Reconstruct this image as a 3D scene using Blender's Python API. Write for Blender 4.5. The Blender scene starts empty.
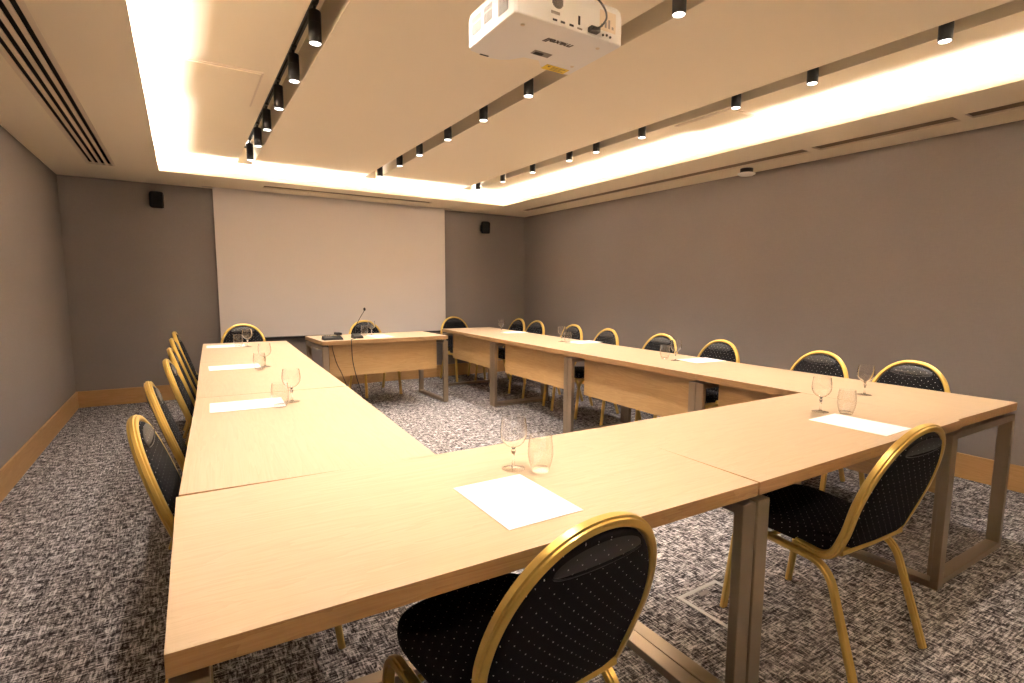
import bpy, math, random
from mathutils import Vector, Matrix
from math import sin, cos, pi, radians
random.seed(7)
S = bpy.context.scene
COL = S.collection

# ---------------------------------------------------------------- camera, world, exposure
FPX, PPX, PPY = 540.294, 531.494, 350.496
CX, CY, CZ = 0.681, 0.0, 1.290
YAW, PITCH, ROLL = 0.573, -0.116, 0.009
def make_camera():
    f0 = Vector((sin(YAW), cos(YAW), 0)); r0 = Vector((cos(YAW), -sin(YAW), 0)); u0 = Vector((0, 0, 1))
    F = f0*cos(PITCH) + u0*sin(PITCH); U = u0*cos(PITCH) - f0*sin(PITCH)
    R = r0*cos(ROLL) + U*sin(ROLL); U = U*cos(ROLL) - r0*sin(ROLL)
    cd = bpy.data.cameras.new('camera'); co = bpy.data.objects.new('camera', cd); COL.objects.link(co)
    m = Matrix.Identity(4)
    for i in range(3):
        m[i][0] = R[i]; m[i][1] = U[i]; m[i][2] = -F[i]
    m[0][3], m[1][3], m[2][3] = CX, CY, CZ
    co.matrix_world = m
    cd.sensor_width = 36; cd.lens = FPX/1024*36
    cd.shift_x = (512-PPX)/1024; cd.shift_y = (PPY-341.5)/1024
    cd.clip_start = 0.02
    S.camera = co
make_camera()
S.view_settings.view_transform = 'Standard'; S.view_settings.look = 'None'
S.view_settings.gamma = 1; S.view_settings.use_curve_mapping = False
S.view_settings.exposure = 1.70
w = bpy.data.worlds.new('world'); S.world = w; w.use_nodes = True
w.node_tree.nodes['Background'].inputs[0].default_value = (0.9, 0.8, 0.7, 1)
w.node_tree.nodes['Background'].inputs[1].default_value = 0.0
SPOT_W = 26.0            # watts of each track spotlight
SPOT_COL = (1.0, 0.92, 0.84)
LED_E = 135.0             # emission of the cove strips
LED_COL = (1.0, 0.94, 0.91)

# room numbers (metres)
WL, WR, WB, WN, H = -0.30, 5.184, 7.206, -1.45, 2.363
CL, CR, CB, CN = 0.564, 4.348, 6.383, -0.75        # opening of the cove
ZT = H + 0.15                                      # underside of raised tray
CW = 0.30                                          # depth of the ledge behind the lip

# ---------------------------------------------------------------- materials
def mat(name, col, rough=0.6, metal=0.0, spec=0.5):
    m = bpy.data.materials.new(name); m.use_nodes = True
    b = m.node_tree.nodes['Principled BSDF']
    b.inputs['Base Color'].default_value = (*col, 1); b.inputs['Roughness'].default_value = rough
    b.inputs['Metallic'].default_value = metal; b.inputs['Specular IOR Level'].default_value = spec
    return m
def N(m, t, **k):
    n = m.node_tree.nodes.new(t)
    for a, v in k.items(): setattr(n, a, v)
    return n
def L(m, a, b): m.node_tree.links.new(a, b)
def BS(m): return m.node_tree.nodes['Principled BSDF']
def mathn(m, op, a, b=None, clamp=False):
    n = N(m, 'ShaderNodeMath', operation=op); n.use_clamp = clamp
    for i, v in enumerate((a, b)):
        if v is None: continue
        if isinstance(v, (int, float)): n.inputs[i].default_value = v
        else: L(m, v, n.inputs[i])
    return n.outputs[0]
def mapping(m, scale, kind='Object', rnd=False, rot=(0,0,0)):
    tc = N(m, 'ShaderNodeTexCoord'); mp = N(m, 'ShaderNodeMapping'); mp.inputs['Scale'].default_value = scale
    mp.inputs['Rotation'].default_value = rot
    L(m, tc.outputs[kind], mp.inputs[0])
    if rnd:
        oi = N(m, 'ShaderNodeObjectInfo'); v = mathn(m, 'MULTIPLY', oi.outputs['Random'], 37.0)
        cb = N(m, 'ShaderNodeCombineXYZ'); L(m, v, cb.inputs[0]); L(m, v, cb.inputs[1]); L(m, v, cb.inputs[2])
        L(m, cb.outputs[0], mp.inputs['Location'])
    return mp.outputs[0]
def noise(m, vec, scale=1, detail=3, rough=0.5, dist=0):
    n = N(m, 'ShaderNodeTexNoise'); n.inputs['Scale'].default_value = scale; n.inputs['Detail'].default_value = detail
    n.inputs['Roughness'].default_value = rough; n.inputs['Distortion'].default_value = dist
    L(m, vec, n.inputs['Vector']); return n.outputs['Fac']
def ramp(m, fac, stops):
    r = N(m, 'ShaderNodeValToRGB'); e = r.color_ramp.elements
    while len(e) < len(stops): e.new(0.5)
    for i, (p, c) in enumerate(stops):
        e[i].position = p; e[i].color = (*c, 1) if len(c) == 3 else c
    L(m, fac, r.inputs[0]); return r.outputs[0]
def bump(m, h, strength, dist=0.002):
    b = N(m, 'ShaderNodeBump'); b.inputs['Strength'].default_value = strength; b.inputs['Distance'].default_value = dist
    L(m, h, b.inputs['Height']); L(m, b.outputs[0], BS(m).inputs['Normal'])

def wood(name, c1, c2, c3, rough, axis=0):
    m = mat(name, c1, rough)
    sc = [9, 9, 9]; sc[axis] = 0.9
    v = mapping(m, tuple(sc), rnd=True)
    n1 = noise(m, v, 1.3, 4, 0.55, 0.6)
    bands = mathn(m, 'FRACT', mathn(m, 'MULTIPLY', n1, 9.0))
    sc2 = [260, 260, 260]; sc2[axis] = 7
    n2 = noise(m, mapping(m, tuple(sc2), rnd=True), 1, 2)
    f = mathn(m, 'ADD', mathn(m, 'MULTIPLY', bands, 0.35), mathn(m, 'MULTIPLY', n2, 0.75))
    col = ramp(m, f, [(0.15, c3), (0.5, c1), (0.85, c2)])
    L(m, col, BS(m).inputs['Base Color'])
    bump(m, n2, 0.12, 0.0004)
    return m
M = {}
M['top'] = wood('maple_tabletop', (0.530, 0.378, 0.236), (0.565, 0.410, 0.262), (0.480, 0.337, 0.203), 0.34)
M['edge'] = wood('table_edge_band', (0.36, 0.20, 0.085), (0.42, 0.25, 0.11), (0.27, 0.15, 0.06), 0.42)
M['panel'] = wood('modesty_panel_oak', (0.50, 0.31, 0.13), (0.56, 0.36, 0.165), (0.44, 0.26, 0.10), 0.45)
M['base'] = wood('baseboard_oak', (0.42, 0.235, 0.085), (0.47, 0.27, 0.11), (0.36, 0.19, 0.065), 0.5, 0)
M['basey'] = wood('baseboard_oak_side', (0.42, 0.235, 0.085), (0.47, 0.27, 0.11), (0.36, 0.19, 0.065), 0.5, 1)
M['frame'] = mat('satin_nickel_frame', (0.36, 0.28, 0.20), 0.36, 0.75)
M['gold'] = mat('gold_paint_tube', (0.70, 0.47, 0.125), 0.33, 0.6)
M['ceil'] = mat('ceiling_paint', (0.85, 0.75, 0.59), 0.85, 0, 0.2)
M['black'] = mat('black_metal', (0.012, 0.010, 0.010), 0.38)
M['blackplastic'] = mat('black_plastic', (0.012, 0.011, 0.011), 0.45)
M['darkslot'] = mat('dark_slot', (0.012, 0.009, 0.007), 0.9)
M['vinyl'] = mat('black_vinyl', (0.02, 0.018, 0.018), 0.28)
M['paper'] = mat('white_paper', (0.88, 0.88, 0.87), 0.8)
M['white'] = mat('white_plastic', (0.80, 0.78, 0.76), 0.42)
M['grey'] = mat('grey_plastic', (0.22, 0.19, 0.17), 0.5)
M['yellow'] = mat('yellow_label', (0.72, 0.52, 0.02), 0.5)
M['print'] = mat('dark_print', (0.07, 0.045, 0.03), 0.6)
M['alu'] = mat('aluminium_trim', (0.5, 0.48, 0.46), 0.4, 0.7)
M['cream'] = mat('cream_plastic', (0.72, 0.6, 0.47), 0.5)
def emis(name, col, e):
    m = bpy.data.materials.new(name); m.use_nodes = True; nt = m.node_tree
    nt.nodes.remove(nt.nodes['Principled BSDF']); n = nt.nodes.new('ShaderNodeEmission')
    n.inputs[0].default_value = (*col, 1); n.inputs[1].default_value = e
    nt.links.new(n.outputs[0], nt.nodes['Material Output'].inputs[0]); return m
M['spk'] = mat('speaker_black', (0.004, 0.0035, 0.0035), 0.8, 0, 0.15)
M['slotp'] = mat('air_slot_paint', (0.30, 0.235, 0.17), 0.9, 0, 0.1)
M['led'] = emis('led_strip_light', LED_COL, LED_E)
M['lens'] = emis('spot_lens_light', (1, 0.95, 0.88), 3.5)

def fabric_wall(name, c1, c2, ax):
    m = mat(name, c1, 0.9, 0, 0.2)
    s = (700, 700, 25); s2 = (25, 25, 700)
    a = noise(m, mapping(m, s), 1, 1); b = noise(m, mapping(m, s2), 1, 1); c = noise(m, mapping(m, (1.2, 1.2, 1.2)), 1, 2)
    f = mathn(m, 'ADD', mathn(m, 'MULTIPLY', mathn(m, 'ADD', a, b), 0.35), mathn(m, 'MULTIPLY', c, 0.3))
    L(m, ramp(m, f, [(0.3, c1), (0.7, c2)]), BS(m).inputs['Base Color'])
    bump(m, mathn(m, 'ADD', a, b), 0.25, 0.001)
    return m
M['wall'] = fabric_wall('taupe_wall_fabric', (0.200, 0.170, 0.157), (0.240, 0.206, 0.190), 0)
M['screen'] = mat('projection_screen_cloth', (0.76, 0.695, 0.67), 0.9, 0, 0.1)

def carpet():
    m = mat('woven_carpet', (0.2, 0.18, 0.17), 0.98, 0, 0.05)
    ax = noise(m, mapping(m, (15, 150, 1)), 1, 2, 0.55, 0.25); ay = noise(m, mapping(m, (150, 15, 1)), 1, 2, 0.55, 0.25)
    bx = noise(m, mapping(m, (30, 110, 1), rot=(0, 0, 0.03)), 1, 1, 0.5, 0.4); by = noise(m, mapping(m, (110, 30, 1), rot=(0, 0, 0.03)), 1, 1, 0.5, 0.4)
    blot = noise(m, mapping(m, (22, 22, 1)), 1, 3, 0.6); fine = noise(m, mapping(m, (330, 330, 1)), 1, 2)
    hi = mathn(m, 'MAXIMUM', ax, ay); lo = mathn(m, 'MINIMUM', bx, by)
    f = mathn(m, 'ADD', mathn(m, 'MULTIPLY', hi, 1.15), mathn(m, 'MULTIPLY', lo, 0.9))
    f = mathn(m, 'ADD', f, mathn(m, 'MULTIPLY', mathn(m, 'SUBTRACT', blot, 0.5), 0.55))
    f = mathn(m, 'ADD', f, mathn(m, 'MULTIPLY', mathn(m, 'SUBTRACT', fine, 0.5), 0.45))
    f = mathn(m, 'SUBTRACT', f, 0.55)
    col = ramp(m, f, [(0.30, (0.022, 0.017, 0.017)), (0.41, (0.085, 0.072, 0.069)), (0.53, (0.25, 0.222, 0.213)), (0.70, (0.62, 0.57, 0.555))])
    L(m, col, BS(m).inputs['Base Color'])
    bump(m, f, 0.5, 0.004)
    return m
M['carpet'] = carpet()

def dotted(name, base, dot, pitch, r, rough):
    m = mat(name, base, rough, 0, 0.12 if rough > .5 else .6)
    uv = N(m, 'ShaderNodeUVMap'); sp = N(m, 'ShaderNodeSeparateXYZ'); L(m, uv.outputs[0], sp.inputs[0])
    def grid(ox, oy, rad):
        fx = mathn(m, 'SUBTRACT', mathn(m, 'FRACT', mathn(m, 'ADD', mathn(m, 'DIVIDE', sp.outputs[0], pitch), 50+ox)), 0.5)
        fy = mathn(m, 'SUBTRACT', mathn(m, 'FRACT', mathn(m, 'ADD', mathn(m, 'DIVIDE', sp.outputs[1], pitch), 50+oy)), 0.5)
        d = mathn(m, 'SQRT', mathn(m, 'ADD', mathn(m, 'MULTIPLY', fx, fx), mathn(m, 'MULTIPLY', fy, fy)))
        return mathn(m, 'LESS_THAN', d, rad/pitch)
    a = mathn(m, 'MAXIMUM', grid(0, 0, r), grid(0.5, 0.5, r*0.6))
    nz = noise(m, mapping(m, (300, 300, 300)), 1, 1)
    mx = N(m, 'ShaderNodeMix', data_type='RGBA'); L(m, a, mx.inputs[0])
    mx.inputs[6].default_value = (*base, 1); mx.inputs[7].default_value = (*dot, 1)
    L(m, mx.outputs[2], BS(m).inputs['Base Color']); bump(m, nz, 0.3, 0.0006)
    return m
M['fabric'] = dotted('black_pin_dot_fabric', (0.007, 0.006, 0.007), (0.80, 0.77, 0.75), 0.033, 0.0015, 0.8)
M['sheen'] = dotted('black_pin_dot_vinyl', (0.012, 0.010, 0.011), (0.80, 0.77, 0.75), 0.033, 0.0015, 0.42)

def thin_glass():
    m = bpy.data.materials.new('thin_glass'); m.use_nodes = True; nt = m.node_tree
    nt.nodes.remove(nt.nodes['Principled BSDF'])
    t = nt.nodes.new('ShaderNodeBsdfTransparent'); t.inputs[0].default_value = (0.992, 0.992, 0.989, 1)
    g = nt.nodes.new('ShaderNodeBsdfGlossy'); g.inputs['Roughness'].default_value = 0.03
    lw = nt.nodes.new('ShaderNodeLayerWeight'); lw.inputs[0].default_value = .5
    pw = nt.nodes.new('ShaderNodeMath'); pw.operation = 'POWER'; pw.inputs[1].default_value = 3.5; nt.links.new(lw.outputs['Facing'], pw.inputs[0])
    ma = nt.nodes.new('ShaderNodeMath'); ma.operation = 'MULTIPLY_ADD'; ma.inputs[1].default_value = .9; ma.inputs[2].default_value = .06; nt.links.new(pw.outputs[0], ma.inputs[0])
    mx = nt.nodes.new('ShaderNodeMixShader')
    nt.links.new(ma.outputs[0], mx.inputs[0]); nt.links.new(t.outputs[0], mx.inputs[1]); nt.links.new(g.outputs[0], mx.inputs[2])
    nt.links.new(mx.outputs[0], nt.nodes['Material Output'].inputs[0]); return m
M['thin'] = thin_glass()
g = mat('solid_glass', (1, 1, 1), 0.0); BS(g).inputs['Transmission Weight'].default_value = 1.0; BS(g).inputs['IOR'].default_value = 1.48
M['glass'] = g

# ---------------------------------------------------------------- mesh helpers
class MB:
    def __init__(s): s.v = []; s.f = []; s.mi = []; s.uv = []; s.mats = []
    def slot(s, m):
        if m not in s.mats: s.mats.append(m)
        return s.mats.index(m)
    def add(s, verts, faces, m, uvs=None):
        o = len(s.v); k = s.slot(m)
        s.v += [tuple(p) for p in verts]
        s.uv += [tuple(u) for u in uvs] if uvs else [(p[0], p[1]) for p in verts]
        for f in faces: s.f.append(tuple(i+o for i in f)); s.mi.append(k)
    def box(s, x0, x1, y0, y1, z0, z1, m):
        v = [(x, y, z) for z in (z0, z1) for y in (y0, y1) for x in (x0, x1)]
        s.add(v, [(0, 2, 3, 1), (4, 5, 7, 6), (0, 1, 5, 4), (2, 6, 7, 3), (0, 4, 6, 2), (1, 3, 7, 5)], m)
    def prism(s, pts, z0, z1, m):
        n = len(pts); v = [(x, y, z0) for x, y in pts] + [(x, y, z1) for x, y in pts]
        f = [tuple(range(n))[::-1], tuple(range(n, 2*n))] + [(i, (i+1) % n, n+(i+1) % n, n+i) for i in range(n)]
        s.add(v, f, m)
    def lathe(s, prof, m, c=(0, 0, 0), n=40, axis='z'):
        v = []; f = []
        for r, z in prof:
            for k in range(n):
                a = 2*pi*k/n; p = (r*cos(a), r*sin(a), z)
                if axis == 'y': p = (p[0], p[2], p[1])
                if axis == 'x': p = (p[2], p[0], p[1])
                v.append((c[0]+p[0], c[1]+p[1], c[2]+p[2]))
        for i in range(len(prof)-1):
            for k in range(n): f.append((i*n+k, i*n+(k+1) % n, (i+1)*n+(k+1) % n, (i+1)*n+k))
        if prof[0][0] > 1e-5: f.append(tuple(range(n))[::-1])
        if prof[-1][0] > 1e-5: f.append(tuple((len(prof)-1)*n+k for k in range(n)))
        s.add(v, f, m)
    def sweep(s, path, prof, n0, m, closed=False):
        P = [Vector(p) for p in path]; k = len(P); q = len(prof); v = []; f = []
        nrm = Vector(n0)
        for i in range(k):
            if closed: T = (P[(i+1) % k]-P[i-1])
            else: T = P[min(i+1, k-1)]-P[max(i-1, 0)]
            T.normalize()
            nrm = (nrm - T*nrm.dot(T)).normalized(); side = T.cross(nrm)
            for a, b in prof: v.append(P[i]+side*a+nrm*b)
        r = k if closed else k-1
        for i in range(r):
            j = (i+1) % k
            for e in range(q): f.append((i*q+e, i*q+(e+1) % q, j*q+(e+1) % q, j*q+e))
        if not closed: f.append(tuple(range(q))[::-1]); f.append(tuple((k-1)*q+e for e in range(q)))
        s.add(v, f, m)
    def build(s, name, parent=None, bevel=0, smooth=False, segs=2):
        me = bpy.data.meshes.new(name); me.from_pydata(s.v, [], s.f)
        for m in s.mats: me.materials.append(m)
        for p, k in zip(me.polygons, s.mi): p.material_index = k
        ul = me.uv_layers.new(name='UVMap')
        for l in me.loops: ul.data[l.index].uv = s.uv[l.vertex_index]
        import bmesh
        bm = bmesh.new(); bm.from_mesh(me); bmesh.ops.recalc_face_normals(bm, faces=bm.faces); bm.to_mesh(me); bm.free()
        if smooth:
            for p in me.polygons: p.use_smooth = True
            me.set_sharp_from_angle(angle=radians(38))
        o = bpy.data.objects.new(name, me); COL.objects.link(o)
        if parent: o.parent = parent
        if bevel:
            b = o.modifiers.new('bevel', 'BEVEL'); b.width = bevel; b.segments = segs; b.limit_method = 'ANGLE'; b.angle_limit = radians(40)
        return o
def circ(r, n=12): return [(r*cos(2*pi*k/n), r*sin(2*pi*k/n)) for k in range(n)]
def smooth_path(pts, n=8):
    P = [Vector(p) for p in pts]; P = [2*P[0]-P[1]] + P + [2*P[-1]-P[-2]]; out = []
    for i in range(1, len(P)-2):
        for k in range(n):
            t = k/n; a, b, c, d = P[i-1], P[i], P[i+1], P[i+2]
            out.append(0.5*((2*b)+(c-a)*t+(2*a-5*b+4*c-d)*t*t+(3*b-a-3*c+d)*t**3))
    out.append(P[-2]); return out
def round_path(pts, rads, n=6):
    P = [Vector(p) for p in pts]; out = [P[0]]
    for i in range(1, len(P)-1):
        a = (P[i-1]-P[i]).normalized(); b = (P[i+1]-P[i]).normalized(); r = rads[i-1]
        p0 = P[i]+a*r; p1 = P[i]+b*r
        for k in range(n+1):
            t = k/n; out.append(p0*(1-t)**2+P[i]*2*t*(1-t)+p1*t*t)
    out.append(P[-1]); return out
def tag(o, label=None, cat=None, group=None, kind=None):
    if label: o['label'] = label
    if cat: o['category'] = cat
    if group: o['group'] = group
    if kind: o['kind'] = kind
    return o
def empty(name, loc, rz=0):
    o = bpy.data.objects.new(name, None); COL.objects.link(o); o.location = loc; o.rotation_euler = (0, 0, rz)
    o.empty_display_size = 0.1; return o
def copy_tree(o, parent=None):
    c = o.copy(); COL.objects.link(c); c.parent = parent
    for ch in list(o.children): copy_tree(ch, c)
    return c
def struct(name, mb, bevel=0):
    return tag(mb.build(name, bevel=bevel), kind='structure')

# ---------------------------------------------------------------- room shell
b = MB(); b.box(WL-.1, WR+.1, WN-.1, WB+.1, -.1, 0, M['carpet']); struct('floor', b)
b = MB(); b.box(WL-.1, WL, WN, WB, 0, 3.0, M['wall']); struct('wall_left', b)
b = MB(); b.box(WR, WR+.1, WN, WB, 0, 3.0, M['wall']); struct('wall_right', b)
b = MB(); b.box(WL-.1, WR+.1, WB, WB+.1, 0, 3.0, M['wall']); struct('wall_back', b)
b = MB(); b.box(WL-.1, WR+.1, WN-.1, WN, 0, 3.0, M['wall']); struct('wall_front', b)
BH = 0.173
for nm, a in (('baseboard_left', (WL, WL+.016, WN, WB-.016)), ('baseboard_right', (WR-.016, WR, WN, WB-.016)), ('baseboard_back', (WL, WR, WB-.016, WB)), ('baseboard_front', (WL+.016, WR-.016, WN, WN+.016))):
    b = MB(); b.box(*a, 0, BH, M['basey'] if nm in ('baseboard_left', 'baseboard_right') else M['base']); struct(nm, b, 0.003)

# lower soffit ring, with real slots cut for the screen and the air gaps
SLX0, SLX1, SLY0, SLY1 = 0.93, 3.95, 7.085, 7.185        # screen slot
b = MB(); cm = M['ceil']; zt = H+.012
def ring_box(x0, x1, y0, y1): b.box(x0, x1, y0, y1, H, zt, cm)
# left strip, with opening for the linear diffuser
VX0, VX1, VY0, VY1 = 0.040, 0.222, 0.35, 6.36
ring_box(WL, VX0, WN, WB); ring_box(VX1, CL, WN, WB); ring_box(VX0, VX1, WN, VY0); ring_box(VX0, VX1, VY1, WB)
# right strip, with the return air slot
RX0, RX1 = 4.755, 4.89
ring_box(CR, RX0, WN, WB); ring_box(RX1, WR, WN, WB)
rs = [(-0.9, 1.47), (1.53, 2.43), (2.50, 6.66)]
ys = [WN] + [q for s_ in rs for q in s_] + [WB]
for i in range(0, len(ys), 2): ring_box(RX0, RX1, ys[i], ys[i+1])
# back strip with its slot, and screen slot
BY0, BY1 = 6.66, 6.80
ring_box(CL, 1.50, CB, SLY0); ring_box(3.45, CR, CB, SLY0); ring_box(1.50, 3.45, CB, BY0); ring_box(1.50, 3.45, BY1, SLY0)
ring_box(CL, SLX0, SLY0, WB); ring_box(SLX1, CR, SLY0, WB); ring_box(SLX0, SLX1, SLY1, WB)
ring_box(CL, CR, WN, CN)
# little upstand on the lip which hides the strips
for a in ((CL-.062, CL-.05, CN-.062, CB+.062), (CR+.05, CR+.062, CN-.062, CB+.062), (CL-.05, CR+.05, CB+.05, CB+.062), (CL-.05, CR+.05, CN-.062, CN-.05)):
    b.box(*a, H+.012, H+.066, cm)
struct('ceiling', b)
# boxes above the slots
b = MB()
for x0, x1, y0, y1, hh, mm in [(RX0-.0, RX1+.0, -0.95, 6.7, .035, M['slotp'])] + [(1.45, 3.5, BY0, BY1, .035, M['slotp'])] + [(SLX0, SLX1, SLY0, SLY1, .16, M['grey'])] + [(VX0, VX1, VY0, VY1, .12, M['darkslot'])]:
    z0, z1 = zt+.001, zt+hh
    b.box(x0-.01, x0, y0, y1, z0, z1, mm); b.box(x1, x1+.01, y0, y1, z0, z1, mm)
    b.box(x0, x1, y0-.01, y0, z0, z1, mm); b.box(x0, x1, y1, y1+.01, z0, z1, mm); b.box(x0-.01, x1+.01, y0-.01, y1+.01, z1, z1+.01, mm)
struct('trim_1', b)
# tray: side walls, panels between the grooves, and the lid above them
tx0, tx1, ty0, ty1 = CL-CW, CR+CW, CN-CW, CB+CW
b = MB()
for a in ((tx0-.03, tx0, ty0-.03, ty1+.03), (tx1, tx1+.03, ty0-.03, ty1+.03), (tx0, tx1, ty0-.03, ty0), (tx0, tx1, ty1, ty1+.03)):
    b.box(*a, zt, ZT+.25, cm)
struct('trim_2', b)
G = [(1.222, 1.362), (2.485, 2.630), (3.705, 3.850)]       # grooves in x
GY0, GY1 = -0.45, 6.38; GZ = ZT+.19
b = MB()
xs = [tx0] + [q for g_ in G for q in g_] + [tx1]
for i in range(0, len(xs), 2): b.box(xs[i], xs[i+1], ty0, ty1, ZT, GZ, cm)
for g0, g1 in G:
    b.box(g0, g1, ty0, GY0, ZT, GZ, cm); b.box(g0, g1, GY1, ty1, ZT, GZ, cm)
b.box(tx0, tx1, ty0, ty1, GZ+.0005, GZ+.05, cm)
struct('ceiling', b)
# access hatches: thin plaster panels a hair proud of the tray
def hatch(x0, x1, y0, y1, label):
    t = empty('access_hatch', ((x0+x1)/2, (y0+y1)/2, ZT)); tag(t, label, 'hatch', 'ceiling access hatches')
    hx, hy = (x1-x0)/2, (y1-y0)/2
    q = MB(); q.box(-hx, hx, -hy, hy, -.012, -.0005, cm); q.build('hatch_panel', t, bevel=.001)
    q = MB()
    for a in ((-hx-.012, -hx-.003, -hy-.012, hy+.012), (hx+.003, hx+.012, -hy-.012, hy+.012), (-hx-.003, hx+.003, -hy-.012, -hy-.003), (-hx-.003, hx+.003, hy+.003, hy+.012)):
        q.box(*a, -.007, -.0005, M['cream'])
    q.build('hatch_trim', t)
hatch(.64, 1.14, 3.63, 4.30, 'flush square access hatch in the raised ceiling left of the spotlight track')
hatch(3.89, 4.36, 2.50, 2.98, 'flush square access hatch in the raised ceiling by the right glowing cove')
# LED strips lying on the ledge behind the lip
def led(name, x0, x1, y0, y1, label):
    t = empty('led_strip', ((x0+x1)/2, (y0+y1)/2, zt)); tag(t, label, 'light strip', 'cove light strips')
    hx, hy = (x1-x0)/2, (y1-y0)/2
    q = MB(); q.box(-hx-.004, hx+.004, -hy-.004, hy+.004, 0.0005, .006, M['alu']); q.build('channel', t)
    q = MB(); q.box(-hx, hx, -hy, hy, .0065, .013, M['led']); q.build('diffuser', t)
o = .20
led('l', CL-o-.045, CL-o, CN, CB, 'glowing strip light hidden in the cove along the left wall')
led('r', CR+o, CR+o+.045, CN, CB, 'glowing strip light hidden in the cove along the right wall')
led('b', CL-.05, CR+.05, CB+o, CB+o+.045, 'glowing strip light hidden in the cove above the screen')
led('f', CL-.05, CR+.05, CN-o-.045, CN-o, 'glowing strip light hidden in the cove behind the viewer')

# ---------------------------------------------------------------- air vents
t = empty('linear_vent', ((VX0+VX1)/2, (VY0+VY1)/2, H)); tag(t, 'long ceiling air vent with four dark slots beside the left wall', 'vent')
hx, hy = (VX1-VX0)/2, (VY1-VY0)/2
q = MB(); fr = .012
q.box(-hx-.012, -hx+.004, -hy-.012, hy+.012, -.004, -.0003, M['cream']); q.box(hx-.004, hx+.012, -hy-.012, hy+.012, -.004, -.0003, M['cream'])
q.box(-hx+.004, hx-.004, -hy-.012, -hy+.004, -.004, -.0003, M['cream']); q.box(-hx+.004, hx-.004, hy-.004, hy+.012, -.004, -.0003, M['cream'])
q.build('vent_frame', t)
pitch = .0445
for k in range(3):
    xc = -pitch+k*pitch
    q = MB(); q.box(xc-.0105, xc+.0105, -hy, hy, -.003, .004, M['cream']); q.build('vent_bar', t)
for sx in (-1, 1):
    q = MB(); q.box(min(sx*hx, sx*(hx-.014)), max(sx*hx, sx*(hx-.014)), -hy, hy, .0005, .004, M['cream']); q.build('vent_bar', t)
# ---------------------------------------------------------------- smoke detector
t = empty('smoke_detector', (4.995, 3.16, H)); tag(t, 'round cream smoke detector on the ceiling edge above the right wall', 'smoke detector')
q = MB(); q.lathe([(.055, -.0005), (.055, -.028), (.045, -.036)], M['blackplastic']); q.build('base', t, smooth=True)
q = MB(); q.lathe([(.062, -.0365), (.075, -.040), (.076, -.048), (.06, -.057), (.025, -.062), (0.00001, -.062)], M['white']); q.build('cover', t, smooth=True)

# ---------------------------------------------------------------- projection screen
SX0, SX1, SY, SZ0 = 1.033, 3.825, 7.14, 0.66
t = empty('projection_screen', ((SX0+SX1)/2, SY, SZ0)); tag(t, 'large pale pull-down projection screen hanging from the ceiling on the end wall', 'screen')
hw = (SX1-SX0)/2
q = MB(); q.box(-hw, hw, -.001, .001, .012, zt+.05-SZ0, M['screen']); q.build('screen_cloth', t)
q = MB(); q.lathe([(.014, -hw), (.014, hw)], M['black'], axis='x', n=16); q.build('weight_bar', t, smooth=True)
q = MB(); q.lathe([(.035, -hw-.04), (.035, hw+.04)], M['grey'], c=(0, 0, zt+.07-SZ0), axis='x', n=20); q.build('roller', t, smooth=True)

# ---------------------------------------------------------------- wall speakers
def speaker(x, z, yaw, label):
    t = empty('wall_speaker', (x, WB, z)); tag(t, label, 'speaker', 'small black wall speakers')
    q = MB(); q.box(-.025, .025, -.012, -.0005, -.04, .04, M['spk']); q.box(-.01, .01, -.05, -.012, -.012, .012, M['spk']); q.build('bracket', t, bevel=.002)
    def R_(p): # turn about the bracket arm
        v = Matrix.Rotation(yaw, 3, 'Z') @ (Matrix.Rotation(radians(12), 3, 'X') @ Vector(p)); return (v.x, v.y-.115, v.z)
    q = MB(); pts = [(-.07, -.045), (-.045, -.062), (.045, -.062), (.07, -.045), (.055, .045), (-.055, .045)]
    n = len(pts); v = [R_((x_, y_, -.085)) for x_, y_ in pts] + [R_((x_, y_, .085)) for x_, y_ in pts]
    q.add(v, [tuple(range(n)), tuple(range(n, 2*n))] + [(i, (i+1) % n, n+(i+1) % n, n+i) for i in range(n)], M['spk']); q.build('cabinet', t, bevel=.028, segs=4)
    q = MB(); pts = [(-.06, -.064), (-.04, -.071), (.04, -.071), (.06, -.064)]; n = 4
    v = [R_((x_, y_, -.078)) for x_, y_ in pts] + [R_((x_, y_, .078)) for x_, y_ in pts]
    q.add(v, [tuple(range(n)), tuple(range(n, 2*n))] + [(i, (i+1) % n, n+(i+1) % n, n+i) for i in range(n)], M['spk']); q.build('grille', t, bevel=.003)
speaker(.51, 2.18, radians(8), 'small black wall speaker left of the projection screen')
speaker(4.44, 2.15, radians(-20), 'small black wall speaker right of the projection screen')

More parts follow.
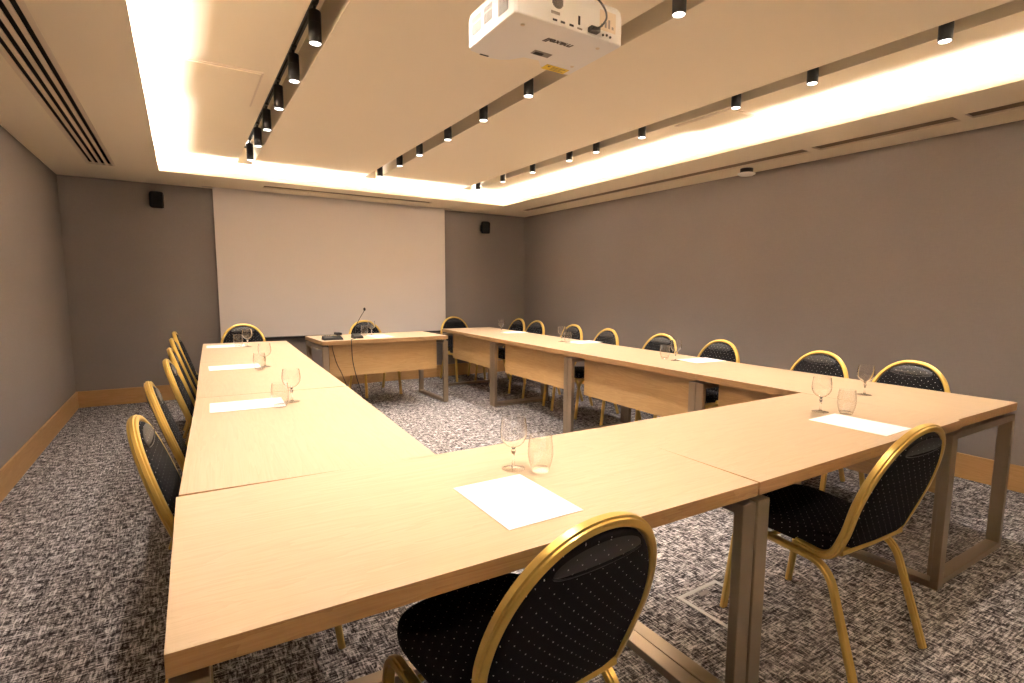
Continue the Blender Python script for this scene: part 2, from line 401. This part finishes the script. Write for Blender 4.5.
# ---------------------------------------------------------------- spotlights on tracks
def track(x, label):
    t = empty('light_track', (x, 0, GZ)); tag(t, label, 'light track', 'spotlight tracks in the ceiling grooves')
    q = MB(); q.box(-.0175, .0175, GY0+.03, GY1-.10, -.050, -.0005, M['black']); q.build('rail', t, bevel=.002)
    q = MB(); q.box(-.005, .005, GY0+.04, GY1-.11, -.0515, -.0505, M['darkslot']); q.build('conductor_slot', t)
def make_spot():
    t = empty('track_spotlight', (0, 0, 0))
    q = MB(); q.box(-.013, .013, -.05, .05, -.066, -.0520, M['black']); q.build('adapter', t, bevel=.003)
    q = MB(); q.lathe([(.008, -.0665), (.008, -.088)], M['black'], n=14); q.build('stem', t, smooth=True)
    q = MB(); R0 = .030; top, bot = -.0885, -.2385
    q.lathe([(.0001, top), (R0-.003, top), (R0, top-.004), (R0, top-.052), (R0-.0012, top-.053), (R0-.0012, top-.056), (R0, top-.057), (R0, bot), (R0-.003, bot), (R0-.004, bot+.006)], M['black'], n=28)
    bd = q.build('lamp_body', t, smooth=True)
    q = MB(); q.lathe([(R0-.0045, bot+.002), (R0-.006, bot-.0005), (.0001, bot-.0012)], M['lens'], n=28); q.build('lens', t, smooth=True)
    ld = bpy.data.lights.new('spot_beam', 'SPOT'); ld.energy = SPOT_W; ld.color = SPOT_COL; ld.spot_size = radians(112); ld.spot_blend = 1.0; ld.shadow_soft_size = .024
    lo = bpy.data.objects.new('spot_beam', ld); COL.objects.link(lo); lo.parent = t; lo.location = (0, 0, bot-.004)
    return t
gx = [1.298, 2.552, 3.785]
for x, n_ in zip(gx, ('left', 'middle', 'right')): track(x, 'black spotlight rail inside the %s ceiling groove' % n_)
proto = make_spot(); first = True
rows = [('left', [5.90, 5.28, 4.70, 4.11, 3.52, 2.93, 2.34, 1.75, 1.16]),
        ('middle', [5.95, 5.32, 4.79, 4.17, 3.555, 2.96, 1.75]),
        ('right', [6.045, 5.435, 4.82, 4.19, 3.80, 3.24, 2.38, 1.87, 1.225])]
ORD = ['nearest the screen', 'second from the screen', 'third from the screen', 'fourth from the screen', 'fifth from the screen', 'sixth from the screen', 'seventh from the screen', 'eighth from the screen', 'ninth from the screen', 'tenth from the screen', 'last one, farthest from the screen']
for (side, ylist), x in zip(rows, gx):
    for k, y in enumerate(ylist):
        o = proto if first else copy_tree(proto); first = False
        o.location = (x, y, GZ)
        tag(o, 'black cylinder spotlight in the %s ceiling groove, %s' % (side, ORD[k]), 'spotlight', 'cylinder spotlights in the %s ceiling groove' % side)

# ---------------------------------------------------------------- tables
TL, TW, TH, TT = 1.385, 0.70, 0.75, 0.039
def make_table():
    t = empty('conference_table', (0, 0, 0)); g = .0006
    hx, hy = TL/2-g, TW/2-g
    q = MB(); q.box(-hx, hx, -hy, hy, TH-TT, TH, M['edge'])
    q.mi[1] = q.slot(M['top']); q.build('tabletop', t, bevel=.0008)
    lw = .056; dd = .032
    for sx in (-1, 1):
        q = MB(); x0, x1 = (hx-lw, hx) if sx > 0 else (-hx, -hx+lw)
        y0, y1, z1 = -hy+.002, hy-.002, TH-TT-.018
        x0 += 0 if sx > 0 else .001; x1 -= .001 if sx > 0 else 0
        m = M['frame']
        # closed rectangular loop: outer and inner rectangles in y-z extruded in x
        O = [(y0, .001), (y1, .001), (y1, z1), (y0, z1)]; I = [(y0+dd, dd), (y1-dd, dd), (y1-dd, z1-dd), (y0+dd, z1-dd)]
        v = [(x0, *p) for p in O+I] + [(x1, *p) for p in O+I]; f = []
        for i in range(4):
            j = (i+1) % 4
            f += [(i, j, 4+j, 4+i), (8+i, 12+i, 12+j, 8+j), (i, 8+i, 8+j, j), (4+i, 4+j, 12+j, 12+i)]
        q.add(v, f, m); q.build('leg_frame', t, bevel=.003)
        for sy in (-1, 1):
            q = MB(); yy = sy*(hy-.10); xx = (x0+x1)/2
            q.lathe([(.013, z1+.0004), (.013, TH-TT-.0004)], M['frame'], c=(xx, yy, 0), n=14); q.build('spacer', t, smooth=True)
    # rails under the top
    q = MB()
    for y in (-.22, .13):
        q.box(-hx+lw+.004, hx-lw-.004, y-.02, y+.02, TH-TT-.0455, TH-TT-.0005, M['black'])
    q.build('support_rail', t, bevel=.002)
    q = MB(); q.box(-.60, .60, hy-.128, hy-.110, .375, TH-TT-.0008, M['panel']); q.build('modesty_panel', t, bevel=.001)
    q = MB()
    for x in (-.45, .45): q.box(x-.02, x+.02, hy-.158, hy-.1285, TH-TT-.07, TH-TT-.0008, M['frame'])
    q.build('bracket', t)
    return t
tab0 = make_table(); used = False
def table(cx, cy, rz, label, group):
    global used
    o = tab0 if not used else copy_tree(tab0); used = True
    o.location = (cx, cy, 0); o.rotation_euler = (0, 0, rz)
    return tag(o, label, 'table', group)
gr = 'maple conference tables set in a rectangle'
Y0 = .906
t0 = table(.630+TL*1.003/2+.004, Y0+TW/2-.010, radians(-.85), 'nearest maple conference table, carrying one paper sheet, at the lower left', gr); t0.scale.x = 1.003
table(2.0245+TL/2, Y0-.018+TW/2, radians(.25), 'maple conference table in front of the chair at the lower right', gr)
def run(xa, ya, slopes, side, labels):
    # local +y of the table points to the inside of the rectangle
    for slope, lab in zip(slopes, labels):
        slope = radians(slope)
        d = Vector((sin(slope), cos(slope))); nrm = Vector((cos(slope), -sin(slope)))
        c = Vector((xa, ya)) + d*(TL/2) + nrm*(TW/2)
        rz = (pi/2 - slope) + (pi if side == 'L' else 0)
        k = 1.0 if side == 'L' else 1.009
        c = Vector((xa, ya)) + d*(TL*k/2) + nrm*(TW/2)
        table(c.x, c.y, rz, lab, gr).scale.x = k
        xa += d.x*(TL*k+.002); ya += d.y*(TL*k+.002)
run(.645, 1.618, (2.7, 2.1, 2.4), 'L', ['maple conference table in the left row, joining the nearest table', 'maple conference table in the middle of the left row', 'maple conference table at the screen end of the left row'])
run(3.409, Y0-.004, (.4, .8, 1.0, 1.1), 'R', ['maple conference table in the right row at the near right corner', 'second maple conference table of the right row from the near corner', 'third maple conference table of the right row from the near corner', 'maple conference table at the screen end of the right row'])
dr = radians(2.6); dc = Vector((1.768, 5.485)) + Vector((cos(dr), sin(dr)))*(TL/2) + Vector((-sin(dr), cos(dr)))*(TW/2)
tp_ = table(dc.x+.018, dc.y, dr+pi, 'separate maple presenter table with a microphone, before the screen', gr); tp_.scale.x = .975

# ---------------------------------------------------------------- banquet chairs
TUBE = [(1.12*a_, 1.12*b_) for a_, b_ in [(-.010, -.010), (-.010, .010), (-.006, .0135), (.003, .0135), (.0065, .011), (.0065, .0065), (.0105, .0045), (.0105, -.0045), (.0065, -.0065), (.0065, -.011), (.003, -.0135), (-.006, -.0135)]]
BY, BZ, TY, TZ = -.155, .375, -.312, .857
BL = math.hypot(TY-BY, TZ-BZ); DY, DZ = (TY-BY)/BL, (TZ-BZ)/BL       # direction up the reclined back
def back_pt(u, s_, w_=0): return (u, BY+DY*s_ - DZ*w_, BZ+DZ*s_ + DY*w_)   # w_ > 0 : towards the rear face
def arch(hw, s0, s1, n=22, p=2.25):
    out = []
    for k in range(n+1):
        a = pi*k/n; c, s2 = cos(a), sin(a)
        out.append((hw*(abs(c)**(2/p))*(1 if c >= 0 else -1), s0+(s1-s0)*(abs(s2)**(2/p))))
    return out
def pad(outline, t, dome, place, mb, m, rings=((1, 0), (.988, .55), (.962, .85), (.91, 1))):
    cx = sum(p[0] for p in outline)/len(outline); cy = sum(p[1] for p in outline)/len(outline); n = len(outline)
    prof = [(s_, w_) for s_, w_ in rings]
    layers = [(s_, w_*t) for s_, w_ in prof] + [(.7, t+dome*.6), (.4, t+dome*.92), (.12, t+dome)]
    full = [(s_, -w_) for s_, w_ in layers[::-1]] + layers[1:]
    v = []; uv = []; f = []
    for s_, w_ in full:
        for x, y in outline:
            X, Y = cx+(x-cx)*s_, cy+(y-cy)*s_; v.append(place(X, Y, w_)); uv.append((X+.8*w_, Y+.8*w_))
    for i in range(len(full)-1):
        for k in range(n): f.append((i*n+k, i*n+(k+1) % n, (i+1)*n+(k+1) % n, (i+1)*n+k))
    f.append(tuple(range(n))[::-1]); f.append(tuple((len(full)-1)*n+k for k in range(n)))
    mb.add(v, f, m, uv)
def make_chair():
    t = empty('banquet_chair', (0, 0, 0)); gold = M['gold']
    # hoop
    top = arch(.214, .235, BL, 26, 2.15)
    low = [(.1935, .03), (.197, .10), (.200, .13), (.2085, .19)]
    pts = [back_pt(x, s_) for x, s_ in low] + [back_pt(x, s_) for x, s_ in top] + [back_pt(-x, s_) for x, s_ in low[::-1]]
    def foot(sx): return round_path([(sx*.193, -.02, BZ+.022), (sx*.193, -.148, BZ+.012), back_pt(sx*.197, .115)], [.058], 7)[:-1]
    path = foot(1) + pts[2:-2] + foot(-1)[::-1]
    path = smooth_path(path, 2)
    # frame normal at the first point (path runs towards -y there): use up vector flipped so ridge faces outward
    q = MB(); q.sweep(path, TUBE, (0, 0, -1), gold); q.build('back_frame', t, smooth=True)
    for sx in (-1, 1):
        X = sx*.208
        q = MB(); q.sweep(round_path([(X, .115, .382), (X, .215, .387), (X+sx*.004, .262, .004)], [.075]), TUBE, (sx*1, 0, 0), gold); q.build('leg', t, smooth=True)
        q = MB(); q.sweep([(X, .114, .382), (X, .0, .378), (X, -.059, .376)], TUBE, (sx*1, 0, 0), gold); q.build('seat_rail', t, smooth=True)
        q = MB(); q.sweep(round_path([(X, -.06, .376), (X, -.150, .372), (X+sx*.010, -.272, .004)], [.075]), TUBE, (sx*1, 0, 0), gold); q.build('leg', t, smooth=True)
    q = MB()
    for y, z in ((.10, .368), (-.07, .364)): q.sweep([(-.197, y, z), (.197, y, z)], circ(.009, 10), (0, 0, 1), gold)
    q.build('cross_bar', t, smooth=True)
    q = MB(); q.sweep([back_pt(-.186, .05), back_pt(0, .045), back_pt(.186, .05)], TUBE, (0, 1, 0), gold); q.build('back_cross_bar', t, smooth=True)
    # seat cushion
    ol = []
    for k in range(48):
        a = 2*pi*k/48; c, s2 = cos(a), sin(a); e = 2/4.2
        x = (abs(c)**e)*(1 if c >= 0 else -1); y = (abs(s2)**e)*(1 if s2 >= 0 else -1)
        ol.append((x*(.197+.018*y), .040+y*.215))
    q = MB(); pad(ol, .033, .010, lambda X, Y, w_: (X, Y, .4275+w_ + .010*(Y/.25)), q, M['fabric']); q.build('seat', t, smooth=True)
    # back cushion
    ol = [(x, s_) for x, s_ in arch(.202, .232, BL-.012, 28, 2.15)]
    ol = [(.178, .075), (.184, .12), (.196, .185)] + ol + [(-.196, .185), (-.184, .12), (-.178, .075), (-.14, .058), (0, .052), (.14, .058)]
    q = MB(); pad(ol, .018, .006, back_pt, q, M['fabric']); bk = q.build('backrest', t, smooth=True)
    # crescent hand-hold roll near the top of the pad, shiny vinyl on both faces
    for sd in (1, -1):
        q = MB(); n = 24; v = []; f = []; uv = []
        up_ = [(.112*cos(pi*k/n), BL-.070+.042*sin(pi*k/n)) for k in range(n+1)]
        lo_ = [(.112*cos(pi*k/n), BL-.070-.018*sin(pi*k/n)) for k in range(n+1)]
        for j in range(7):
            a = j/6
            for k in range(n+1):
                x = up_[k][0]; s_ = lo_[k][1]*(1-a)+up_[k][1]*a
                edge = (up_[k][1]-lo_[k][1])/.06
                w_ = .0205 + .004*edge*sin(pi*min(1, (1-a)*1.0))**.6 if 0 < j < 6 else .0195
                v.append(back_pt(x, s_, sd*w_)); uv.append((x, s_))
        for j in range(6):
            for k in range(n): f.append((j*(n+1)+k, j*(n+1)+k+1, (j+1)*(n+1)+k+1, (j+1)*(n+1)+k))
        q.add(v, f, M['sheen'], uv)
        q.build('hand_hold_roll', bk, smooth=True)
        q = MB(); q.sweep([back_pt(x, s_-.002, sd*.0215) for x, s_ in lo_], circ(.0017, 8), (0, 1, 0), M['vinyl']); q.build('piping', bk, smooth=True)
    return t
ch0 = make_chair(); cused = False
def chair(x, y, deg, label, group):
    global cused
    o = ch0 if not cused else copy_tree(ch0); cused = True
    o.location = (x, y, 0); o.rotation_euler = (0, 0, radians(deg)); tag(o, label, 'chair', group)
gf = 'gold framed dotted chairs at the near tables'
chair(1.292, 1.046, 4, 'gold framed black dotted chair at the bottom centre, seen from behind', gf)
chair(2.672, 1.042, -3, 'gold framed black dotted chair at the lower right, all four legs seen', gf)
gl = 'gold framed chairs along the left row of tables'
for (x, y), lab, dg in zip([(.508, 2.10), (.515, 2.86), (.563, 3.671), (.570, 4.331), (.572, 5.10), (.583, 5.80)],
        ['nearest the camera', 'second from the camera', 'third from the camera', 'fourth from the camera', 'fifth from the camera', 'farthest, next to the screen end'], (-2, 2, -1, 1, 0, -2)):
    chair(x+.332, y, -90+dg, 'gold framed black chair left of the left table row, ' + lab, gl)
gr_ = 'gold framed chairs along the right wall side of the tables'
for (x, y), lab, dg in zip([(4.407, 1.475), (4.421, 2.06), (4.478, 2.939), (4.466, 3.583), (4.44, 4.35), (4.50, 5.02), (4.52, 5.82), (4.55, 6.33)],
        ['nearest the camera', 'second from the camera', 'third from the camera', 'fourth from the camera', 'fifth from the camera', 'sixth from the camera', 'seventh from the camera', 'farthest, eighth from the camera'], (1, -2, 0, 3, -2, 0, 2, 0)):
    chair(x-.295, y, 90+dg, 'gold framed black chair between right row and right wall, ' + lab, gr_)
ge = 'gold framed chairs facing the camera before the screen'
chair(1.21, 6.36, 178, 'gold framed black chair at the screen end of the left table row', ge)
chair(2.595, 6.46, 186, 'gold framed black chair behind the presenter table with the microphone', ge)
chair(3.93, 6.80, 180, 'gold framed black chair at the screen end of the right table row', ge)

# ---------------------------------------------------------------- papers and glasses
T = TH + .0006
def make_paper():
    q = MB(); q.box(-.105, .105, -.1485, .1485, 0, .0012, M['paper']); return q.build('paper_sheet')
pp = make_paper(); pused = False
def paper(x, y, deg, label):
    global pused
    o = pp if not pused else pp.copy()
    if pused: COL.objects.link(o)
    pused = True; o.location = (x, y, T); o.rotation_euler = (0, 0, radians(deg)); tag(o, label, 'paper', 'white note sheets laid out on the tables')
paper(1.372, 1.142, 0, 'white sheet of paper on the nearest table before the bottom centre chair')
paper(2.965, 1.083, 1, 'white sheet of paper on the near right table beside two glasses')
paper(.905, 2.715, 88, 'white sheet on the left table row, nearest the camera')
paper(.950, 4.030, 90, 'white sheet on the left table row, second from the camera')
paper(.985, 5.46, 88, 'white sheet on the left table row, closest to the screen')
paper(3.985, 2.73, 84, 'white sheet on the right table row, nearest the camera')
paper(4.055, 4.25, 90, 'white sheet on the right table row, second from the camera')
paper(4.03, 5.60, 90, 'white sheet on the right table row, closest to the screen')
paper(2.47, 5.81, 4, 'white sheet on the presenter table beside the microphone')

def make_goblet():
    t = empty('wine_glass', (0, 0, 0))
    q = MB(); q.lathe([(.0001, .0022), (.008, .004), (.02, .0028), (.034, .0016), (.035, .0008), (.034, 0), (.0001, 0)], M['thin'], n=36); q.build('foot', t, smooth=True)
    q = MB(); q.lathe([(.0065, .0045), (.0045, .012), (.0038, .03), (.0045, .045), (.0075, .056), (.004, .0625), (.008, .0655)], M['glass'], n=20); q.build('stem', t, smooth=True)
    q = MB(); pr = [(.0001, .0662), (.008, .0668), (.018, .072), (.029, .083), (.0355, .098), (.037, .112), (.0358, .130), (.0325, .155)]
    pr = [(r_*1.1, z_) for r_, z_ in pr]; inn = [(max(r-.0014, .0002), z+.0004) for r, z in pr[::-1]]; inn[0] = (pr[-1][0]-.0012, .155)
    q.lathe(pr+inn+[(.0001, .0690)], M['glass'], n=40); q.build('bowl', t, smooth=True)
    return t
def make_tumbler():
    t = empty('water_tumbler', (0, 0, 0))
    q = MB(); q.lathe([(.0001, 0), (.024, 0), (.0265, .003), (.028, .009), (.024, .0115), (.0001, .0105)], M['thin'], n=36); q.build('thick_base', t, smooth=True)
    q = MB(); pr = [(.0284, .0095), (.0345, .03), (.038, .05), (.0375, .075), (.033, .108)]
    inn = [(r-.0014, z) for r, z in pr[::-1]]
    q.lathe(pr+inn, M['thin'], n=40); q.f = [f for f in q.f if len(f) == 4]; q.mi = q.mi[:len(q.f)]
    q.build('wall', t, smooth=True)
    return t
gp, tp = make_goblet(), make_tumbler(); gu = tu = False
def goblet(x, y, label):
    global gu
    o = gp if not gu else copy_tree(gp); gu = True; o.location = (x, y, T); tag(o, label, 'wine glass', 'empty stemmed glasses on the tables')
def tumbler(x, y, label):
    global tu
    o = tp if not tu else copy_tree(tp); tu = True; o.location = (x, y, T); tag(o, label, 'tumbler', 'empty water tumblers on the tables')
goblet(1.488, 1.345, 'empty stemmed glass behind the paper on the nearest table'); tumbler(1.545, 1.285, 'empty tumbler beside the stemmed glass on the nearest table')
goblet(3.052, 1.290, 'empty stemmed glass by the paper on the near right table'); tumbler(3.105, 1.205, 'empty tumbler touching the paper on the near right table')
goblet(3.644, 1.388, 'empty stemmed glass standing alone at the near right corner')
goblet(1.087, 2.690, 'stemmed glass on the left table row, nearest the camera'); tumbler(1.025, 2.600, 'tumbler on the left table row, nearest the camera')
goblet(1.123, 3.960, 'stemmed glass on the left table row, second from the camera'); tumbler(1.075, 3.82, 'tumbler on the left table row, second from the camera')
goblet(1.145, 5.33, 'stemmed glass on the left table row, closest to the screen'); tumbler(1.075, 5.36, 'tumbler on the left table row, closest to the screen')
goblet(3.80, 2.82, 'stemmed glass on the right table row, nearest the camera'); tumbler(3.80, 2.93, 'tumbler on the right table row, nearest the camera')
goblet(3.877, 4.39, 'stemmed glass on the right table row, second from the camera'); tumbler(3.86, 4.27, 'tumbler on the right table row, second from the camera')
goblet(3.90, 5.66, 'stemmed glass on the right table row, closest to the screen')
goblet(2.43, 5.985, 'stemmed glass on the presenter table behind the paper'); tumbler(2.345, 5.965, 'tumbler on the presenter table next to the microphone')

# ---------------------------------------------------------------- microphone, conference unit, cables
mx_, my_ = 2.195, 5.70
t = empty('gooseneck_microphone', (mx_, my_, T), dr); tag(t, 'black desk microphone with a thin leaning stem on the presenter table', 'microphone')
q = MB(); v = [(-.05, -.06, 0), (.05, -.06, 0), (.05, .06, 0), (-.05, .06, 0), (-.045, -.055, .022), (.045, -.055, .022), (.045, .05, .045), (-.045, .05, .045)]
q.add(v, [(0, 3, 2, 1), (4, 5, 6, 7), (0, 1, 5, 4), (1, 2, 6, 5), (2, 3, 7, 6), (3, 0, 4, 7)], M['blackplastic']); q.build('base', t, bevel=.004)
q = MB(); q.lathe([(.010, 0), (.009, .004)], M['grey'], c=(.02, -.025, .0322), n=16); q.build('talk_button', t, smooth=True)
q = MB(); neck = smooth_path([(-.01, .03, .040), (-.008, .028, .10), (.02, .01, .18), (.075, -.02, .285)], 8); q.sweep(neck, circ(.0032, 8), (1, 0, 0), M['black']); q.build('stem', t, smooth=True)
q = MB(); q.lathe([(.006, 0), (.010, .006), (.012, .016), (.010, .028), (.0001, .034)], M['blackplastic'], c=(.077, -.0215, .284), n=16); q.build('microphone_head', t, smooth=True)
t = empty('desk_phone', (1.930, 5.625, T), dr); tag(t, 'low black telephone unit at the left end of the presenter table', 'telephone')
q = MB(); v = [(-.095, -.055, 0), (.095, -.055, 0), (.095, .055, 0), (-.095, .055, 0), (-.09, -.05, .020), (.09, -.05, .020), (.09, .05, .040), (-.09, .05, .040)]
q.add(v, [(0, 3, 2, 1), (4, 5, 6, 7), (0, 1, 5, 4), (1, 2, 6, 5), (2, 3, 7, 6), (3, 0, 4, 7)], M['blackplastic']); q.build('base', t, bevel=.005)
q = MB(); q.box(.03, .085, -.045, .06, .046, .072, M['blackplastic']); q.build('handset', t, bevel=.008, segs=3)
q = MB()
for i in range(4):
    for j in range(3): q.box(-.07+.022*j, -.056+.022*j, -.035+.02*i, -.023+.02*i, .0265+.003*i, .0335+.0035*i, M['grey'])
q.build('keypad', t)
def cable(name, pts, r, label):
    q = MB(); q.sweep(smooth_path(pts, 8), circ(r, 8), (1, 0, 0), M['blackplastic']); return tag(q.build(name, smooth=True), label, 'cable', 'black cables at the presenter table')
fy = 5.405
cable('microphone_cable', [(2.172, 5.632, T+.006), (2.140, 5.58, T+.006), (2.088, 5.510, T+.006), (2.080, 5.484, .744), (2.078, 5.474, .69), (2.085, 5.478, .55), (2.115, 5.476, .39), (2.17, 5.47, .18), (2.21, 5.50, .02), (2.26, 5.60, .006)], .004, 'black cable falling over the presenter table edge from the microphone')
cable('phone_cable', [(1.915, 5.585, .705), (1.917, 5.58, .66), (1.95, 5.57, .52), (2.005, 5.57, .39), (2.06, 5.57, .2), (2.08, 5.60, .015), (2.12, 5.69, .006)], .0035, 'black cable hanging before the presenter table panel, the left one')

# ---------------------------------------------------------------- floor outlet box
t = empty('floor_outlet', (2.485, 1.335, 0), radians(1)); tag(t, 'square floor outlet lid with metal rim in the carpet under the tables', 'floor outlet')
q = MB(); a, w_ = .125, .018
for bx in ((-a, a, -a, -a+w_), (-a, a, a-w_, a), (-a, -a+w_, -a+w_, a-w_), (a-w_, a, -a+w_, a-w_)): q.box(*bx, .0004, .004, M['alu'])
q.build('rim', t)
q = MB(); q.box(-a+w_, a-w_, -a+w_, a-w_, .0004, .002, M['carpet']); q.build('carpet_inlay', t)
q = MB(); q.box(-.03, .03, a-w_-.035, a-w_-.012, .0024, .0045, M['grey']); q.build('cable_flap', t)

# ---------------------------------------------------------------- projector
PX, PY, PZ = 1.766, 1.617, 2.10
t = empty('ceiling_projector', (PX, PY, PZ)); tag(t, 'white projector hanging from the ceiling above the table rectangle', 'projector')
ol = [(-.211, -.148), (-.203, -.157), (.203, -.157), (.211, -.148), (.211, .140), (.203, .15), (.105, .153), (.07, .132), (.04, .098), (-.02, .106), (-.05, .150), (-.08, .172), (-.12, .178), (-.20, .162), (-.211, .150)]
q = MB(); n = len(ol)
lay = [(0.985, 0), (1, .004), (1, .085), (.985, .105), (.94, .118)]
v = [(x*s_, y*s_, z) for s_, z in lay for x, y in ol]; f = [tuple(range(n))[::-1], tuple((len(lay)-1)*n+k for k in range(n))]
for i in range(len(lay)-1):
    for k in range(n): f.append((i*n+k, i*n+(k+1) % n, (i+1)*n+(k+1) % n, (i+1)*n+k))
q.add(v, f, M['white']); body = q.build('housing', t, bevel=.002)
# vents on the left side
def vents(y0, y1, z0, z1, ny, nz, nm='vent_grille'):
    q = MB(); dy, dz = (y1-y0)/ny, (z1-z0)/nz
    for i in range(ny):
        for j in range(nz): q.box(-.2122, -.2105, y0+dy*(i+.27), y0+dy*(i+.73), z0+dz*(j+.27), z0+dz*(j+.73), M['darkslot'])
    q.build(nm, t)
vents(-.118, -.055, .022, .088, 7, 12); vents(-.015, .04, .035, .066, 6, 6); vents(-.015, .04, .070, .086, 6, 3); vents(.06, .125, .030, .064, 7, 6); vents(.06, .125, .068, .086, 7, 3)
# rear ports (rear faces the viewer)
q = MB(); ry = -.1572
for i in range(-5, 6):
    hh = math.sqrt(max(0, 1-(i/5.6)**2))*.020
    q.box(-.058+i*.0038-.001, -.058+i*.0038+.001, ry-.001, ry+.0005, .068-hh, .068+hh, M['print'])
q.build('speaker_grille', t)
q = MB(); q.box(-.082, -.05, ry-.0015, ry, .030, .038, M['grey']); q.build('network_port', t)
for x in (-.068, -.038, -.004): q = MB(); q.box(x-.008, x+.008, ry-.0015, ry, .010, .016, M['darkslot']); q.build('video_port', t)
q = MB(); q.box(.022, .029, ry-.002, ry, .022, .048, M['darkslot']); q.box(.019, .038, ry-.0015, ry, .008, .013, M['grey']); q.build('serial_port', t)
for x, hh in ((.124, .006), (.140, .012), (.155, .006)): q = MB(); q.lathe([(.004, ry-.003), (.004, ry)], M['darkslot'], c=(x, 0, .012+hh*.5), axis='y', n=12); q.build('audio_jack', t, smooth=True)
q = MB(); q.box(.110, .178, ry-.0006, ry, .030, .092, M['cream'])
for i in range(4): q.box(.116+.015*i, .124+.015*i, ry-.001, ry-.0006, .040, .040+.009*(1+i % 3), M['grey'])
q.build('port_label', t)
q = MB(); q.box(.060, .098, ry-.022, ry, .008, .024, M['blackplastic']); q.build('power_plug', t, bevel=.003)
# underside details
q = MB(); q.box(-.02, .052, .027, .058, -.0012, -.0002, M['grey']); q.box(-.012, .022, .036, .056, -.0022, -.0012, M['darkslot']); q.build('vent_cover', t)
q = MB(); q.box(.082, .182, .103, .145, -.0012, -.0002, M['yellow']); wl = q.build('warning_label', t)
tri = MB(); tri.add([(.090, .110, -.0016), (.104, .110, -.0016), (.097, .122, -.0016)], [(0, 1, 2)], M['print'])
for i in range(3): tri.box(.112, .172-.012*(i % 2), .112+.010*i, .115+.010*i, -.0016, -.0012, M['print'])
tri.build('label_print', wl)
q = MB(); q.box(-.162, -.128, .160, .167, -.0014, -.0002, M['darkslot']); q.build('latch', t)
for x, y in ((-.15, -.10), (.15, -.10), (.17, .07)): q = MB(); q.lathe([(.006, -.0025), (.007, -.0002)], M['cream'], c=(x, y, 0), n=14); q.build('screw_cap', t, smooth=True)
# maker's lettering, reads upright from the screen side
tx = bpy.data.curves.new('maker_text', 'FONT'); tx.body = 'maxell'; tx.size = .040; tx.align_x = 'CENTER'; tx.align_y = 'CENTER'; tx.shear = .25; tx.extrude = .0004; tx.offset = .0011
to = bpy.data.objects.new('maker_text', tx); COL.objects.link(to)
me = bpy.data.meshes.new_from_object(to.evaluated_get(bpy.context.evaluated_depsgraph_get())); COL.objects.unlink(to); bpy.data.objects.remove(to)
me.materials.clear(); me.materials.append(M['print'])
lo = bpy.data.objects.new('maker_lettering', me); COL.objects.link(lo); lo.parent = t
lo.matrix_local = Matrix.Translation((.018, -.060, -.0008)) @ Matrix(((1, 0, 0, 0), (0, -1, 0, 0), (0, 0, -1, 0), (0, 0, 0, 1))) @ Matrix.Rotation(pi, 4, 'Z')
# lens in the recess of the far side
q = MB(); q.lathe([(.034, .095), (.034, .128), (.028, .130), (.026, .122), (.0001, .118)], M['black'], c=(.01, 0, .06), axis='y', n=28); q.build('lens', t, smooth=True)
# ceiling mount
q = MB(); q.box(-.09, .09, -.07, .07, .1185, .124, M['white']); q.box(-.035, .035, -.035, .035, .124, .150, M['white']); q.build('mount_plate', t, bevel=.002)
q = MB(); q.lathe([(.02, .1505), (.02, ZT-PZ-.0205)], M['white'], n=24); q.build('mount_pole', t, smooth=True)
q = MB(); q.lathe([(.055, ZT-PZ-.02), (.06, ZT-PZ-.0008)], M['white'], n=32); q.build('ceiling_rose', t, smooth=True)
q = MB(); q.sweep(smooth_path([(.062, -.180, .016), (.085, -.190, .018), (.107, -.195, .050), (.095, -.19, .085), (.05, -.18, .115), (.01, -.13, .145), (.0, -.032, .19), (.0, -.028, .30), (.0, -.028, ZT-PZ-.03)], 8), circ(.0032, 8), (1, 0, 0), M['blackplastic']); q.build('power_cable', t, smooth=True)
